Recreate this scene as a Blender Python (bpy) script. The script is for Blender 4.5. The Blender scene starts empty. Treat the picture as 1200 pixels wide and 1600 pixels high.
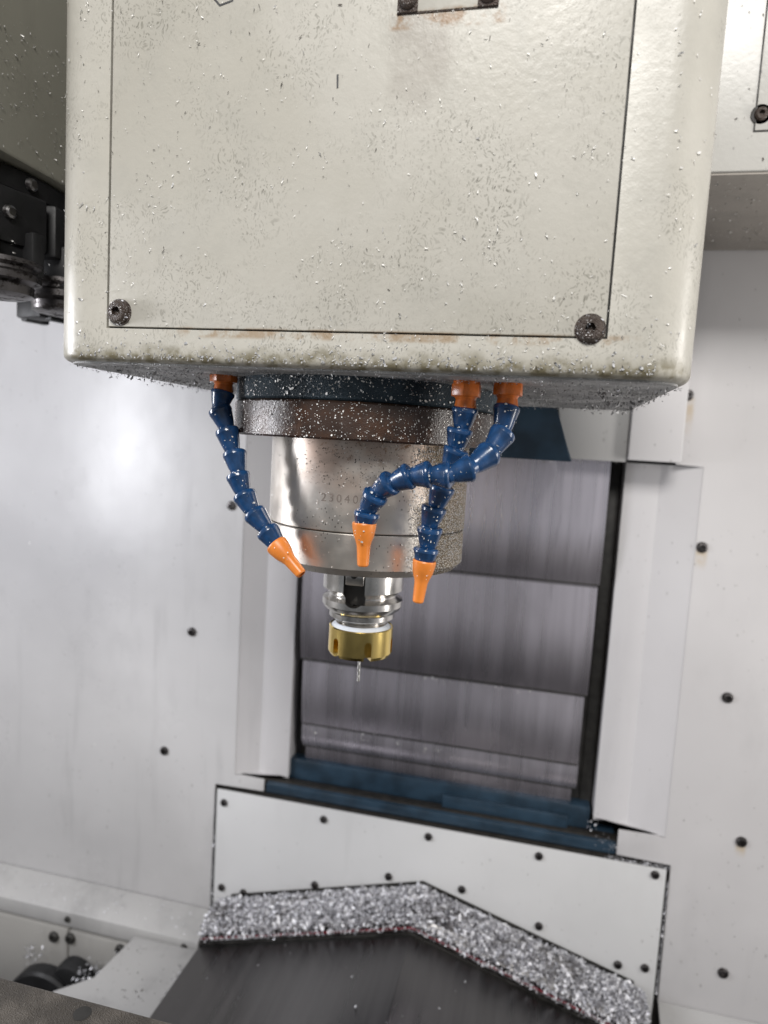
import bpy, bmesh, math, random
import numpy as np
from mathutils import Vector, Matrix, Euler
from mathutils import noise as mnoise
random.seed(7); rng = np.random.default_rng(11)
S = bpy.context.scene; COL = S.collection; PI = math.pi

# ---------------------------------------------------------------- camera
F_PX, YAW, PIT, ROL = 1070.47, -0.22128687, -0.10074282, -0.05759804
cy, sy, cp, sp, cr, sr = math.cos(YAW), math.sin(YAW), math.cos(PIT), math.sin(PIT), math.cos(ROL), math.sin(ROL)
fw = Vector((sy*cp, cy*cp, sp)); rt = Vector((cy, -sy, 0)); dn = fw.cross(rt)
r2 = cr*rt + sr*dn; d2 = -sr*rt + cr*dn
cam = bpy.data.cameras.new('camera'); camo = bpy.data.objects.new('camera', cam); COL.objects.link(camo)
camo.matrix_world = Matrix(((r2.x, -d2.x, -fw.x, 0), (r2.y, -d2.y, -fw.y, 0), (r2.z, -d2.z, -fw.z, 0), (0, 0, 0, 1)))
cam.sensor_fit = 'HORIZONTAL'; cam.sensor_width = 36; cam.lens = F_PX/1200*36
cam.clip_start = 0.01; cam.clip_end = 50
cam.dof.use_dof = True; cam.dof.focus_distance = 0.455; cam.dof.aperture_fstop = 8.5
S.camera = camo
# ---------------------------------------------------------------- light
S.view_settings.view_transform = 'Standard'; S.view_settings.look = 'None'
S.view_settings.exposure = 0.0; S.view_settings.gamma = 1
W = bpy.data.worlds.new('World'); S.world = W; W.use_nodes = True
bg = W.node_tree.nodes['Background']; bg.inputs[0].default_value = (.93, .96, 1, 1); bg.inputs[1].default_value = 0.26
def lamp(name, loc, aim, sx, sy_, watts, col):
    L = bpy.data.lights.new(name, 'AREA'); L.shape = 'RECTANGLE'; L.size = sx; L.size_y = sy_
    L.energy = watts; L.color = col
    o = bpy.data.objects.new(name, L); COL.objects.link(o); o.location = loc
    o.rotation_euler = (Vector(aim) - Vector(loc)).to_track_quat('-Z', 'Y').to_euler()
lamp('shop_light', (.22, -1.3, 1.35), (-.15, .6, -.15), .9, .6, 49, (1, .975, .94))
lamp('work_lamp', (-1.20, .24, .09), (-.2, .66, -.08), .20, .56, 10.5, (.94, .95, 1))
lamp('work_lamp', (.88, .46, -.06), (-.1, .60, -.15), .18, .56, 4.3, (1, .97, .93))

# ---------------------------------------------------------------- node helpers
class NB:
    def __init__(s, name):
        s.m = bpy.data.materials.new(name); s.m.use_nodes = True; s.t = s.m.node_tree
        s.b = s.t.nodes['Principled BSDF']
        s.co = s.t.nodes.new('ShaderNodeTexCoord').outputs['Object']
    def n(s, typ, props=None, **ins):
        nd = s.t.nodes.new(typ)
        for k, v in (props or {}).items(): setattr(nd, k, v)
        for k, v in ins.items():
            k2 = int(k[1:]) if k[0] == 'i' and k[1:].isdigit() else k.replace('_', ' ')
            s.set(nd.inputs[k2], v)
        return nd
    def set(s, sock, v):
        if isinstance(v, bpy.types.NodeSocket): s.t.links.new(v, sock)
        elif isinstance(v, tuple) and len(v) == 3 and sock.type == 'RGBA': sock.default_value = (*v, 1)
        else: sock.default_value = v
    def math(s, op, a, b=0.0, clamp=False):
        nd = s.t.nodes.new('ShaderNodeMath'); nd.operation = op; nd.use_clamp = clamp
        s.set(nd.inputs[0], a); s.set(nd.inputs[1], b); return nd.outputs[0]
    def map(s, scale=(1, 1, 1), rot=(0, 0, 0), loc=(0, 0, 0), vec=None):
        return s.n('ShaderNodeMapping', Vector=vec or s.co, Scale=scale, Rotation=rot, Location=loc).outputs[0]
    def noise(s, scale, detail=3, rough=.55, vec=None):
        return s.n('ShaderNodeTexNoise', Vector=vec or s.co, Scale=scale, Detail=detail, Roughness=rough).outputs[0]
    def vor(s, scale, vec=None, out='Distance', rand=1.0):
        return s.n('ShaderNodeTexVoronoi', Vector=vec or s.co, Scale=scale, Randomness=rand).outputs[out]
    def ramp(s, fac, a, b, lo=0.0, hi=1.0):           # smooth step a..b -> lo..hi
        nd = s.n('ShaderNodeMapRange', {'interpolation_type': 'SMOOTHSTEP'}, Value=fac)
        for k, v in (('From Min', a), ('From Max', b), ('To Min', lo), ('To Max', hi)): nd.inputs[k].default_value = v
        return nd.outputs[0]
    def mix(s, fac, a, b):
        nd = s.n('ShaderNodeMix', {'data_type': 'RGBA'}); s.set(nd.inputs[0], fac); s.set(nd.inputs[6], a); s.set(nd.inputs[7], b)
        return nd.outputs[2]
    def axis(s, i):
        nd = s.n('ShaderNodeSeparateXYZ', Vector=s.co); return nd.outputs[i]
    def box(s, ax, lo, hi, soft):                        # 1 inside lo..hi along an axis
        v = s.axis(ax); return s.math('MULTIPLY', s.ramp(v, lo-soft, lo), s.ramp(v, hi, hi+soft, 1, 0))
    def bump(s, h, strength, dist=.001, normal=None):
        nd = s.n('ShaderNodeBump', Height=h, Strength=strength, Distance=dist)
        if normal is not None: s.set(nd.inputs['Normal'], normal)
        return nd.outputs[0]
    def done(s, col, rough=.5, metal=0.0, normal=None, spec=.5, coat=0):
        s.set(s.b.inputs['Base Color'], col); s.set(s.b.inputs['Roughness'], rough); s.set(s.b.inputs['Metallic'], metal)
        s.b.inputs['Specular IOR Level'].default_value = spec
        if coat: s.b.inputs['Coat Weight'].default_value = coat; s.b.inputs['Coat Roughness'].default_value = .12
        if normal is not None: s.set(s.b.inputs['Normal'], normal)
        return s.m
def simple(name, col, rough, metal=0.0, var=.12, scale=60, bump=0, **k):
    q = NB(name); f = q.ramp(q.noise(scale), .3, .7)
    c2 = tuple(c*(1-var) for c in col)
    nm = q.bump(q.noise(scale*4), bump) if bump else None
    return q.done(q.mix(f, c2, col), q.ramp(q.noise(scale*.7), .3, .7, rough*.85, rough*1.15), metal, nm, **k)

def head_paint(hatch=False):
    q = NB('cream_paint')
    base = q.mix(q.ramp(q.noise(9, 4), .35, .65), (.54, .517, .455), (.595, .573, .515))
    base = q.mix(q.ramp(q.noise(30, 5, .7), .45, .75, 0, .5), base, (.48, .465, .415))
    # nicks left by flying chips: two sizes of small dashes turned at random
    for sc, th, amt, rot in ((300, .24, .5, .6), (240, .19, .6, 2.1), (170, .12, .7, 1.3), (460, .34, .5, 2.7), (600, .34, .5, .2)):
        v = q.n('ShaderNodeTexNoise', Vector=q.co, Scale=70.0, Detail=2.0).outputs['Color']
        warp = q.n('ShaderNodeVectorMath', {'operation': 'MULTIPLY_ADD'}, i0=v, i1=(.02, .02, .02), i2=q.co).outputs[0]
        vec = q.map((1, 1, .42), (0, rot, 0), vec=warp)
        d = q.vor(sc, vec)
        keep = q.ramp(q.noise(24, 4), .38, .66)
        k = q.math('MULTIPLY', q.ramp(d, th*.5, th, amt, 0), keep)
        base = q.mix(k, base, (.21, .20, .165))
    # grime that collected along the lower edge, rust that ran out of the seam and the hatch screws
    z = q.axis(2); x = q.axis(0)
    wob = q.math('MULTIPLY_ADD', q.noise(70, 4), .012); wob.node.inputs[2].default_value = -.006
    g = q.ramp(q.math('ADD', z, wob), .0445, .0550, 1, 0)
    base = q.mix(q.math('MULTIPLY', g, q.ramp(q.noise(110, 4), .38, .62, .3, .92)), base, (.17, .145, .08))
    r = q.math('MULTIPLY', q.box(2, .0588, .0622, .0025), q.math('MULTIPLY', q.box(0, -.215, .03, .02), q.ramp(q.noise(45, 5, .7), .45, .6)))
    base = q.mix(q.math('MULTIPLY', r, .6), base, (.30, .17, .06))
    st = q.math('MULTIPLY', q.math('MULTIPLY', q.ramp(q.math('ADD', z, q.math('MULTIPLY', q.noise(22, 3), .07)), .222, .250), q.ramp(z, .2325, .2335, 1, 0)), q.box(0, -.093, -.072, .012))
    base = q.mix(q.math('MULTIPLY', st, q.ramp(q.noise(40, 4), .25, .7, .3, .62)), base, (.36, .325, .285))
    r2_ = q.math('MULTIPLY', q.box(2, .2275, .2335, .003), q.math('MULTIPLY', q.box(0, -.098, -.04, .004), q.ramp(q.noise(160, 4), .4, .65)))
    base = q.mix(q.math('MULTIPLY', r2_, .8), base, (.27, .14, .045))
    nm = q.bump(q.noise(230, 2), .24, .0008)
    nm = q.bump(q.noise(700, 2), .12, .0004, nm)
    return q.done(base, q.ramp(q.noise(25, 4),   .3, .7, .28, .42), 0, nm)
def wall_paint(name, c1, c2, rough=(.22, .34), dirt=.35, bump=.08, streak=False, runs=()):
    q = NB(name)
    base = q.mix(q.ramp(q.noise(2.6, 4), .35, .65), c1, c2)
    sm = q.noise(9, 5, .65, q.map((1, 1, .45)))
    base = q.mix(q.ramp(sm, .52, .75, 0, dirt), base, tuple(c*.72 for c in c1))
    st = q.noise(1, 4, .6, q.map((26, 26, 2.2)))              # dried coolant runs
    base = q.mix(q.math('MULTIPLY', q.ramp(st, .55, .68, 0, .30 if streak else .16), q.ramp(q.noise(3.5, 3), .42, .6)), base, tuple(c*.70 for c in c1))
    for sc, a, b in ((38, .02, .09), (85, .04, .12)):          # flecks and scuffs
        d = q.vor(sc, q.map((1, 1, .6)))
        k = q.math('MULTIPLY', q.ramp(d, a, b, .65, 0), q.ramp(q.noise(6, 3), .42, .60))
        base = q.mix(k, base, (.22, .21, .205))
    x, z = q.axis(0), q.axis(2)
    for sx, sz, w, h in runs:                                 # rust that ran down from a bolt
        k = q.math('MULTIPLY', q.box(0, sx-w, sx+w, .006), q.math('MULTIPLY', q.ramp(z, sz-h, sz-.004), q.ramp(z, sz, sz+.004, 1, 0)))
        base = q.mix(q.math('MULTIPLY', k, q.ramp(q.noise(70, 3), .3, .6, .15, .6)), base, (.45, .33, .17))
    nm = q.bump(q.noise(180, 2), bump, .0006); nm = q.bump(q.noise(5, 3), .22, .01, nm)
    return q.done(base, q.ramp(q.noise(5, 4), .3, .7, *rough), 0, nm)
def steel(name, c, rough, var=.25, grime=None, brush=None, bump=0.0):
    q = NB(name)
    f = q.noise(1, 4, .6, q.map(brush)) if brush else q.noise(40, 4)
    base = q.mix(q.ramp(f, .3, .7), tuple(x*(1-var) for x in c), c)
    ro = q.ramp(f, .3, .7, rough*.8, rough*1.25); nm = None
    if grime:
        sc, th, gc = grime; k = q.ramp(q.noise(sc, 5, .7), th, th+.12)
        base = q.mix(k, base, gc); ro = q.math('ADD', ro, q.math('MULTIPLY', k, .25))
    if bump: nm = q.bump(q.noise(1, 3, .6, q.map(brush)) if brush else q.noise(300, 3), bump, .0004)
    return q.done(base, ro, 1.0, nm)
def spindle_metal():
    q = NB('ground_spindle_steel')
    base = q.mix(q.ramp(q.noise(16, 4), .35, .65), (.60, .55, .49), (.70, .66, .61))
    # tan coolant film over the upper front, dark flecks, gritty right flank
    film_shade = q.math('MULTIPLY', q.ramp(q.noise(28, 4), .2, .55), q.math('MULTIPLY', q.box(0, -.150, -.06, .02), q.ramp(q.axis(2), -.062, -.012)))
    base = q.mix(q.math('MULTIPLY', film_shade, .75), base, (.40, .27, .205))
    rust = q.math('MULTIPLY', q.ramp(q.noise(95, 5, .7), .55, .64), q.math('MULTIPLY', q.box(0, -.14, -.075, .015), q.ramp(q.axis(2), -.022, -.004)))
    base = q.mix(q.math('MULTIPLY', rust, .85), base, (.20, .10, .045))
    d = q.vor(430, q.map((1, 1, .6), (0, .5, 0)))
    k = q.math('MULTIPLY', q.ramp(d, .10, .24, .9, 0), q.ramp(q.noise(45, 3), .50, .6))
    base = q.mix(k, base, (.10, .085, .07))
    grit = q.ramp(q.math('ADD', q.axis(0), q.math('MULTIPLY', q.noise(60), .03)), -.072, -.052)
    base = q.mix(q.math('MULTIPLY', grit, q.ramp(q.vor(900), .25, .5)), base, (.20, .165, .12))
    ro = q.math('ADD', q.ramp(q.noise(50, 4), .3, .7, .34, .48), q.math('MULTIPLY', grit, .22))
    nm = q.bump(q.vor(900), q.math('MULTIPLY', grit, .8), .0008)
    return q.done(base, ro, 1.0, nm)
def gritty(name, c, fleck, amt, rough=.5, left=None, spec=.5, rust=False):
    q = NB(name)
    base = q.mix(q.ramp(q.noise(30, 5), .4, .65), c, tuple(x*1.8+.01 for x in c))
    if rust: base = q.mix(q.ramp(q.noise(48, 5, .7), .46, .62, 0, .65), base, (.075, .034, .017))
    col = q.n('ShaderNodeTexVoronoi', Vector=q.co, Scale=1150.0)
    sel = q.n('ShaderNodeSeparateXYZ', Vector=col.outputs['Color']).outputs[0]
    a = q.math('MULTIPLY', q.ramp(q.noise(42, 4), .35, .68, .25, 1), amt)
    if left is not None: a = q.math('ADD', a, q.ramp(q.axis(0), left-.012, left+.006, .38, 0))
    k = q.math('MULTIPLY', q.math('GREATER_THAN', a, sel), q.ramp(col.outputs['Distance'], .2, .55, 1, 0))
    base = q.mix(k, base, fleck)
    nm = q.bump(q.vor(1150), .7 if not rust else .35, .0008 if not rust else .0004); nm = q.bump(q.noise(60, 4), .5, .0015 if not rust else .0005, nm)
    return q.done(base, q.ramp(q.noise(80), .3, .7, rough*.7, rough*1.2), q.math('MULTIPLY', k, .8), nm, spec=spec)
def shutter_metal():
    q = NB('stainless_way_sheet')
    st = q.noise(1, 4, .6, q.map((70, 20, 2)))
    base = q.mix(q.ramp(st, .3, .7), (.60, .57, .63), (.70, .665, .735))
    drip = q.math('MULTIPLY', q.ramp(q.noise(1, 4, .6, q.map((85, 10, 7))), .54, .68), q.ramp(q.noise(7, 3), .45, .62))
    base = q.mix(q.math('MULTIPLY', drip, .4), base, (.26, .245, .28))
    base = q.mix(q.ramp(q.noise(5, 4), .45, .7, 0, .4), base, (.46, .44, .48))
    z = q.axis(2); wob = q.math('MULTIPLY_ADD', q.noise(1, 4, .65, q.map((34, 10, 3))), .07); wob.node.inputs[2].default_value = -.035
    zw = q.math('ADD', z, wob); film_shade = None
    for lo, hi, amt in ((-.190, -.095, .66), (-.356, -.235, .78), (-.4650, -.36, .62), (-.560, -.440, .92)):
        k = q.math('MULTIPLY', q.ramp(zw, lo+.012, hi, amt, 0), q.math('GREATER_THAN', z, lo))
        film_shade = k if film_shade is None else q.math('MAXIMUM', film_shade, k)
    base = q.mix(film_shade, base, (.13, .118, .128))  # oil film and the sheets' shading gradient, both painted as darker lower bands
    nm = q.bump(q.noise(1, 3, .6, q.map((120, 30, 2))), .05, .0006)
    return q.done(base, q.ramp(st, .3, .7, .24, .34), .74, nm)
def chip_metal(name, lo, hi, rough=.22):
    q = NB(name)
    rnd = q.n('ShaderNodeNewGeometry').outputs['Random Per Island']
    return q.done(q.mix(rnd, lo, hi), q.math('MULTIPLY_ADD', rnd, rough), 1.0)
M = {
 'cream': head_paint(),
 'wall': wall_paint('light_grey_enclosure_paint', (.515, .508, .513), (.575, .568, .572), (.25, .37), streak=True),
 'wallr': wall_paint('light_grey_enclosure_paint', (.53, .517, .522), (.585, .572, .577), (.33, .44), dirt=.22, runs=[(.186, .082, .004, .06), (.2216, -.122, .004, .03), (.312, -.53, .003, .02)]),
 'jamb': wall_paint('pale_grey_jamb_paint', (.58, .567, .577), (.63, .617, .627), (.33, .44), dirt=.15),
 'apron': wall_paint('grey_apron_paint', (.56, .56, .565), (.61, .61, .615), (.34, .45), dirt=.12),
 'box': wall_paint('cream_canopy_paint', (.52, .51, .48), (.58, .57, .54), (.25, .36), bump=.3),
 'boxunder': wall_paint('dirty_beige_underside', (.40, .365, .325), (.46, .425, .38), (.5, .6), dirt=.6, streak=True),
 'magc': wall_paint('greenish_grey_paint', (.26, .25, .205), (.33, .32, .27), (.4, .5), streak=True),
 'guard': wall_paint('grey_sheet_paint', (.36, .355, .355), (.42, .415, .41), (.35, .5), dirt=.6, streak=True),
 'bed': wall_paint('dull_grey_bed_paint', (.30, .29, .275), (.36, .35, .335), (.5, .6), dirt=.5),
 'blue': simple('dark_blue_casting_paint', (.024, .050, .080), .38, 0, .5, 25, .15),
 'bluehose': simple('blue_hose_plastic', (.013, .062, .175), .24, 0, .45, 140, .08, coat=.4),
 'orange': simple('orange_nozzle_plastic', (.82, .25, .04), .36, 0, .16, 90, .05),
 'orangedirty': simple('dirty_orange_plastic', (.80, .20, .03), .30, 0, .45, 130, .08),
 'black': simple('black_oxide', (.010, .010, .011), .55, 0, .4, 60, .1),
 'gap': simple('dark_oily_gap', (.022, .019, .016), .55, 0, .5, 90),
 'iron': simple('dark_iron', (.05, .048, .045), .5, .3, .4, 60, .1),
 'rusty': gritty('rusty_oily_screw_steel', (.05, .035, .028), (.62, .60, .58), .16, .42),
 'bolt': steel('bolt_steel', (.16, .15, .15), .38, .35, (90, .5, (.03, .026, .024))),
 'spindle': spindle_metal(),
 'flange': gritty('oily_black_flange', (.026, .0145, .010), (.60, .57, .54), .04, .27, -.203, .5, True),
 'collar': gritty('dirty_blue_collar_paint', (.022, .036, .047), (.55, .57, .59), .05, .5, None, .3),
 'under': gritty('filing_coated_paint', (.34, .34, .335), (.62, .62, .62), .22, .55),
 'holder': steel('hardened_holder_steel', (.78, .76, .73), .19, .35, (130, .62, (.16, .11, .09))),
 'dullsteel': steel('dull_stored_steel', (.34, .33, .33), .33, .5, (60, .5, (.05, .045, .045))),
 'brass': steel('gold_coated_nut', (1.0, .76, .27), .17, .06),
 'white': simple('pale_seal_ring', (.70, .74, .80), .3, 0, .1, 80),
 'tan': simple('tan_drive_key', (.62, .52, .38), .4, 0, .2, 80),
 'hss': steel('drill_steel', (.92, .91, .89), .34, .1),
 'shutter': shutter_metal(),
 'roof': steel('worn_stainless_roof', (.155, .15, .15), .32, .3, None, (45, 2.5, 45), .03),
 'roofdark': steel('dark_rolled_edge', (.07, .068, .064), .5, .4),
 'red': simple('red_wiper_rubber', (.22, .010, .024), .5, 0, .3, 80),
 'table': gritty('oily_cast_iron_table', (.060, .052, .043), (.30, .28, .25), .05, .5),
 'chip': chip_metal('aluminium_chips', (.36, .36, .385), (.93, .93, .96)),
 'chipw': chip_metal('bright_chips', (.50, .49, .47), (.97, .96, .94), .3), 'chipg': chip_metal('grey_filings', (.26, .26, .26), (.75, .75, .76), .4),
 'chipd': chip_metal('dull_dark_chips', (.05, .045, .04), (.22, .20, .18), .35),
 'ink': simple('engraved_mark', (.20, .165, .145), .6, 0, .3, 300),
 'pen': simple('dark_scratch', (.07, .07, .075), .6),
 'floor': simple('dark_shop_floor', (.09, .088, .085), .6, 0, .4, 8),
}
# ---------------------------------------------------------------- object helpers
def tag(o, label=None, cat=None, group=None, kind=None):
    for k, v in (('label', label), ('category', cat), ('group', group), ('kind', kind)):
        if v: o[k] = v
    return o
def thing(name, loc, label, cat, group=None):
    o = bpy.data.objects.new(name, None); COL.objects.link(o); o.location = loc; o.empty_display_size = .02
    return tag(o, label, cat, group)
def adopt(o, parent):
    if parent is not None:
        o.parent = parent
        if parent.type == 'EMPTY': o.matrix_parent_inverse = Matrix.Translation(-Vector(parent.location))
        else: o.matrix_parent_inverse = Matrix.Translation(-Vector(parent.location))
def link(name, me, mat, parent=None, loc=(0, 0, 0), rot=None):
    o = bpy.data.objects.new(name, me); COL.objects.link(o); o.location = loc
    if rot is not None: o.rotation_euler = rot
    if mat is not None and not me.materials: me.materials.append(M[mat])
    adopt(o, parent); return o
def mesh(vs, fs, smooth=False):
    me = bpy.data.meshes.new('m'); me.from_pydata([tuple(v) for v in vs], [], fs)
    if smooth:
        me.polygons.foreach_set('use_smooth', [True]*len(me.polygons))
        me.set_sharp_from_angle(angle=math.radians(24))
    me.update(); return me
def bm_mesh(bm, smooth=True):
    me = bpy.data.meshes.new('m'); bmesh.ops.recalc_face_normals(bm, faces=bm.faces); bm.to_mesh(me); bm.free()
    if smooth:
        me.polygons.foreach_set('use_smooth', [True]*len(me.polygons)); me.set_sharp_from_angle(angle=math.radians(24))
    return me
def box_me(x0, x1, y0, y1, z0, z1, bev=.001, seg=2):
    bm = bmesh.new(); bmesh.ops.create_cube(bm, size=1)
    for v in bm.verts: v.co = ((x0+x1)/2+v.co.x*(x1-x0), (y0+y1)/2+v.co.y*(y1-y0), (z0+z1)/2+v.co.z*(z1-z0))
    if bev: bmesh.ops.bevel(bm, geom=list(bm.edges), offset=bev, segments=seg, affect='EDGES', profile=.5)
    return bm_mesh(bm)
def prism_me(poly, axis, a, b, bev=.001):
    """poly: 2-D outline; axis 'y' -> (x,z) outline run along y; 'x' -> (y,z); 'z' -> (x,y)"""
    f = {'y': lambda p, t: (p[0], t, p[1]), 'x': lambda p, t: (t, p[0], p[1]), 'z': lambda p, t: (p[0], p[1], t)}[axis]
    bm = bmesh.new(); A = [bm.verts.new(f(p, a)) for p in poly]; B = [bm.verts.new(f(p, b)) for p in poly]; n = len(poly)
    bm.faces.new(A); bm.faces.new(B[::-1])
    for i in range(n): bm.faces.new((A[i], B[i], B[(i+1) % n], A[(i+1) % n]))
    if bev: bmesh.ops.bevel(bm, geom=list(bm.edges), offset=bev, segments=2, affect='EDGES', profile=.5)
    return bm_mesh(bm)
def lathe_me(prof, n=64, c=(0, 0, 0), cap=True):
    """prof: (radius, z) from top to bottom, turned about the vertical through c"""
    vs, fs = [], []
    for r, z in prof:
        for i in range(n):
            a = 2*PI*i/n; vs.append((c[0]+r*math.cos(a), c[1]+r*math.sin(a), c[2]+z))
    for j in range(len(prof)-1):
        for i in range(n):
            k = (i+1) % n; fs.append((j*n+i, (j+1)*n+i, (j+1)*n+k, j*n+k))
    if cap: fs.append(tuple(range(n))); fs.append(tuple((len(prof)-1)*n+i for i in reversed(range(n))))
    bm = bmesh.new(); V = [bm.verts.new(v) for v in vs]
    for f in fs: bm.faces.new([V[i] for i in f])
    return bm_mesh(bm)
def merge(*mes):
    bm = bmesh.new()
    for me in mes: bm.from_mesh(me)
    out = bpy.data.meshes.new('m'); bm.to_mesh(out); bm.free()
    return out
def cut(me, cutters):
    """mesh minus cutters, baked; the helpers are removed again"""
    o = bpy.data.objects.new('tmp', me); COL.objects.link(o); tmp = []
    for c in cutters:
        co = bpy.data.objects.new('tmpc', c); COL.objects.link(co); tmp.append(co)
        m = o.modifiers.new('b', 'BOOLEAN'); m.operation = 'DIFFERENCE'; m.solver = 'EXACT'; m.object = co
    dg = bpy.context.evaluated_depsgraph_get(); dg.update()
    out = bpy.data.meshes.new_from_object(o.evaluated_get(dg))
    for t in tmp + [o]: bpy.data.objects.remove(t)
    out.polygons.foreach_set('use_smooth', [True]*len(out.polygons)); out.set_sharp_from_angle(angle=math.radians(24))
    return out
def screw_me(r, h, hexr):
    """button-head socket screw, axis +z up, hex recess"""
    n = 24; prof = [(r, 0), (r, h*.25), (r*.93, h*.6), (r*.78, h*.9), (r*.62, h), (hexr*1.05, h)]
    vs, fs = [], []
    for rr, z in prof:
        for i in range(n): a = 2*PI*i/n; vs.append((rr*math.cos(a), rr*math.sin(a), z))
    def hexv(a, R): return R*math.cos(PI/6)/math.cos((a % (PI/3))-PI/6)
    for z in (h, h*.15):
        for i in range(n): a = 2*PI*i/n; R = hexv(a, hexr); vs.append((R*math.cos(a), R*math.sin(a), z))
    for j in range(len(prof)+1):
        for i in range(n): k = (i+1) % n; fs.append((j*n+i, j*n+k, (j+1)*n+k, (j+1)*n+i))
    fs.append(tuple((len(prof)+1)*n+i for i in range(n)))
    return mesh(vs, fs, True)
FRONT = (PI/2, 0, 0)        # turns a screw's +z axis to -y (towards the operator)
def chips_me(P, N, size, curl=(.3, 2.2), wid=(.25, .5), tilt=.5, lift=.0003, free=False, segs=3):
    """curled metal shavings: P points, N surface normals (k x 3 arrays)"""
    k = len(P); L = size[0]+(size[1]-size[0])*rng.beta(1.2, 2.4, k)*rng.choice([.8, 1, 1, 1.7], k); Wd = L*rng.uniform(*wid, k)
    t = rng.normal(size=(k, 3)); n = N + rng.normal(size=(k, 3))*(3 if free else tilt*.5)
    n /= np.linalg.norm(n, axis=1)[:, None]
    t -= n*(t*n).sum(1)[:, None]; t /= np.linalg.norm(t, axis=1)[:, None]; b = np.cross(n, t)
    c = rng.uniform(*curl, k); V = np.zeros((k, segs+1, 2, 3)); tw = rng.uniform(-.7, .7, k)
    for j in range(segs+1):
        s = j/segs-.5; th = s*c
        ctr = P + n*lift + t*(L*np.sin(th)/c)[:, None] + n*(L*(1-np.cos(th))/c)[:, None]
        bb = b*np.cos(tw*s)[:, None] + n*np.sin(tw*s)[:, None]
        w = Wd*(.5 if j in (0, segs) else 1.0)*.5
        V[:, j, 0] = ctr-bb*w[:, None]; V[:, j, 1] = ctr+bb*w[:, None]
    vs = V.reshape(-1, 3); base = np.arange(k)[:, None]*(2*(segs+1)); q = []
    for j in range(segs): q.append(base+np.array([2*j, 2*j+1, 2*j+3, 2*j+2]))
    fs = np.stack(q, 1).reshape(-1, 4)
    me = bpy.data.meshes.new('chips'); me.vertices.add(len(vs)); me.vertices.foreach_set('co', vs.ravel().astype(np.float32))
    me.loops.add(fs.size); me.loops.foreach_set('vertex_index', fs.ravel().astype(np.int32))
    me.polygons.add(len(fs)); me.polygons.foreach_set('loop_start', np.arange(0, fs.size, 4, dtype=np.int32))
    me.polygons.foreach_set('loop_total', np.full(len(fs), 4, np.int32)); me.update(calc_edges=True); return me
def chips(label, me, mat='chip'):
    return tag(link('metal_chips', me, mat), label, 'metal chips', kind='stuff')
def U(a, b, n): return rng.uniform(a, b, n)
def rep(v, n): return np.tile(np.array(v, float), (n, 1))

# ---------------------------------------------------------------- the setting
tag(link('floor', box_me(-2.5, 2.5, -3.5, 1.4, -1.12, -1.06), 'floor'), kind='structure')
tag(link('side_wall', box_me(-1.40, -1.38, -.2, 1.1, -1.06, .8), 'wall'), kind='structure')
tag(link('side_wall', box_me(1.04, 1.06, -.2, 1.1, -1.06, .8), 'wallr'), kind='structure')
SCREW_WALL = screw_me(.0075, .0045, .0034); SCREW_WALL.materials.append(M['bolt'])
SCREW_APRON = screw_me(.0062, .004, .0028); SCREW_APRON.materials.append(M['bolt'])
def add_screws(parent, pts, me, y, name='screw'):
    for x, z in pts: link(name, me, None, parent, (x, y, z), (PI/2, random.uniform(0, 6), 0))
YW = 1.0                                                     # plane of the back wall
col = thing('machine_column', (-.12, 1.2, -1.0), 'dark blue cast column base showing as a ledge below the sliding sheets', 'column')
link('column_body', box_me(-.52, .27, 1.06, 1.3, -1.05, .6), 'gap', col)
link('base_ledge', box_me(-.398, .150, 1.004, 1.058, -.579, -.562, .003), 'blue', col)
link('base_step', box_me(-.398, .112, 1.030, 1.058, -.5615, -.527, .003), 'blue', col)
link('base_rib', box_me(-.110, .080, 1.020, 1.0295, -.561, -.541, .002), 'blue', col)
wl = thing('wall_panel', (-.85, YW, -.8), 'large light grey sheet wall left of the spindle with a bright lamp glare', 'wall panel', 'back wall panels')
link('panel_sheet', prism_me([(-1.375, -.80), (-.4855, -.80), (-.4855, -.576), (-.399, -.576), (-.399, -.556), (-.4515, -.556), (-.4515, .62), (-1.375, .62)], 'y', YW, YW+.004, .001), 'wall', wl)
add_screws(wl, [(-.5346, -.325), (-.5787, -.535), (-.4725, -.113)], SCREW_WALL, YW)
wr = thing('wall_panel', (.6, YW, -.8), 'pale grey sheet wall right of the sliding sheets with a column of bolts', 'wall panel', 'back wall panels')
link('panel_sheet', prism_me([(.2255, -.79), (1.035, -.79), (1.035, .62), (.1775, .62), (.1775, -.0075), (.2145, -.0075), (.2145, -.538), (.150, -.538), (.150, -.576), (.2255, -.576)], 'y', YW, YW+.004, .001), 'wallr', wr)
add_screws(wr, [(.184, .087), (.2216, -.117), (.274, -.3215), (.312, -.524), (.308, -.7225)], SCREW_WALL, YW)
JD = .022                                                   # jamb faces lie back behind the wall sheets, joined by a sloping flank
def jamb(xi, xo, xw, z0, z1, label):
    g = thing('jamb_strip', ((xi+xo)/2, YW, z0), label, 'jamb strip', 'folded jamb strips beside the sliding sheets')
    y0 = YW+JD; d = .004 if xo > xi else -.004
    poly = [(xi, YW+.062), (xi, y0), (xo, y0), (xw, YW+.0002), (xw, YW+.0042), (xo, y0+.004), (xi+d, y0+.004), (xi+d, YW+.062)]
    link('folded_sheet', prism_me(poly, 'z', z0, z1, .0012), 'jamb', g)
    link('foot_closure', prism_me([(xi, y0+.0005), (xo, y0+.0005), (xw, YW+.0008), (xw, YW+.006), (xi, y0+.004)], 'z', z0-.0022, z0-.0004, 0), 'jamb', g)
jamb(-.3655, -.416, -.4512, -.5555, .62, 'narrow pale grey folded strip left of the sliding sheets')
jamb(.1158, .163, .2142, -.5375, -.0085, 'narrow pale grey dented strip right of the sliding sheets')
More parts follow.
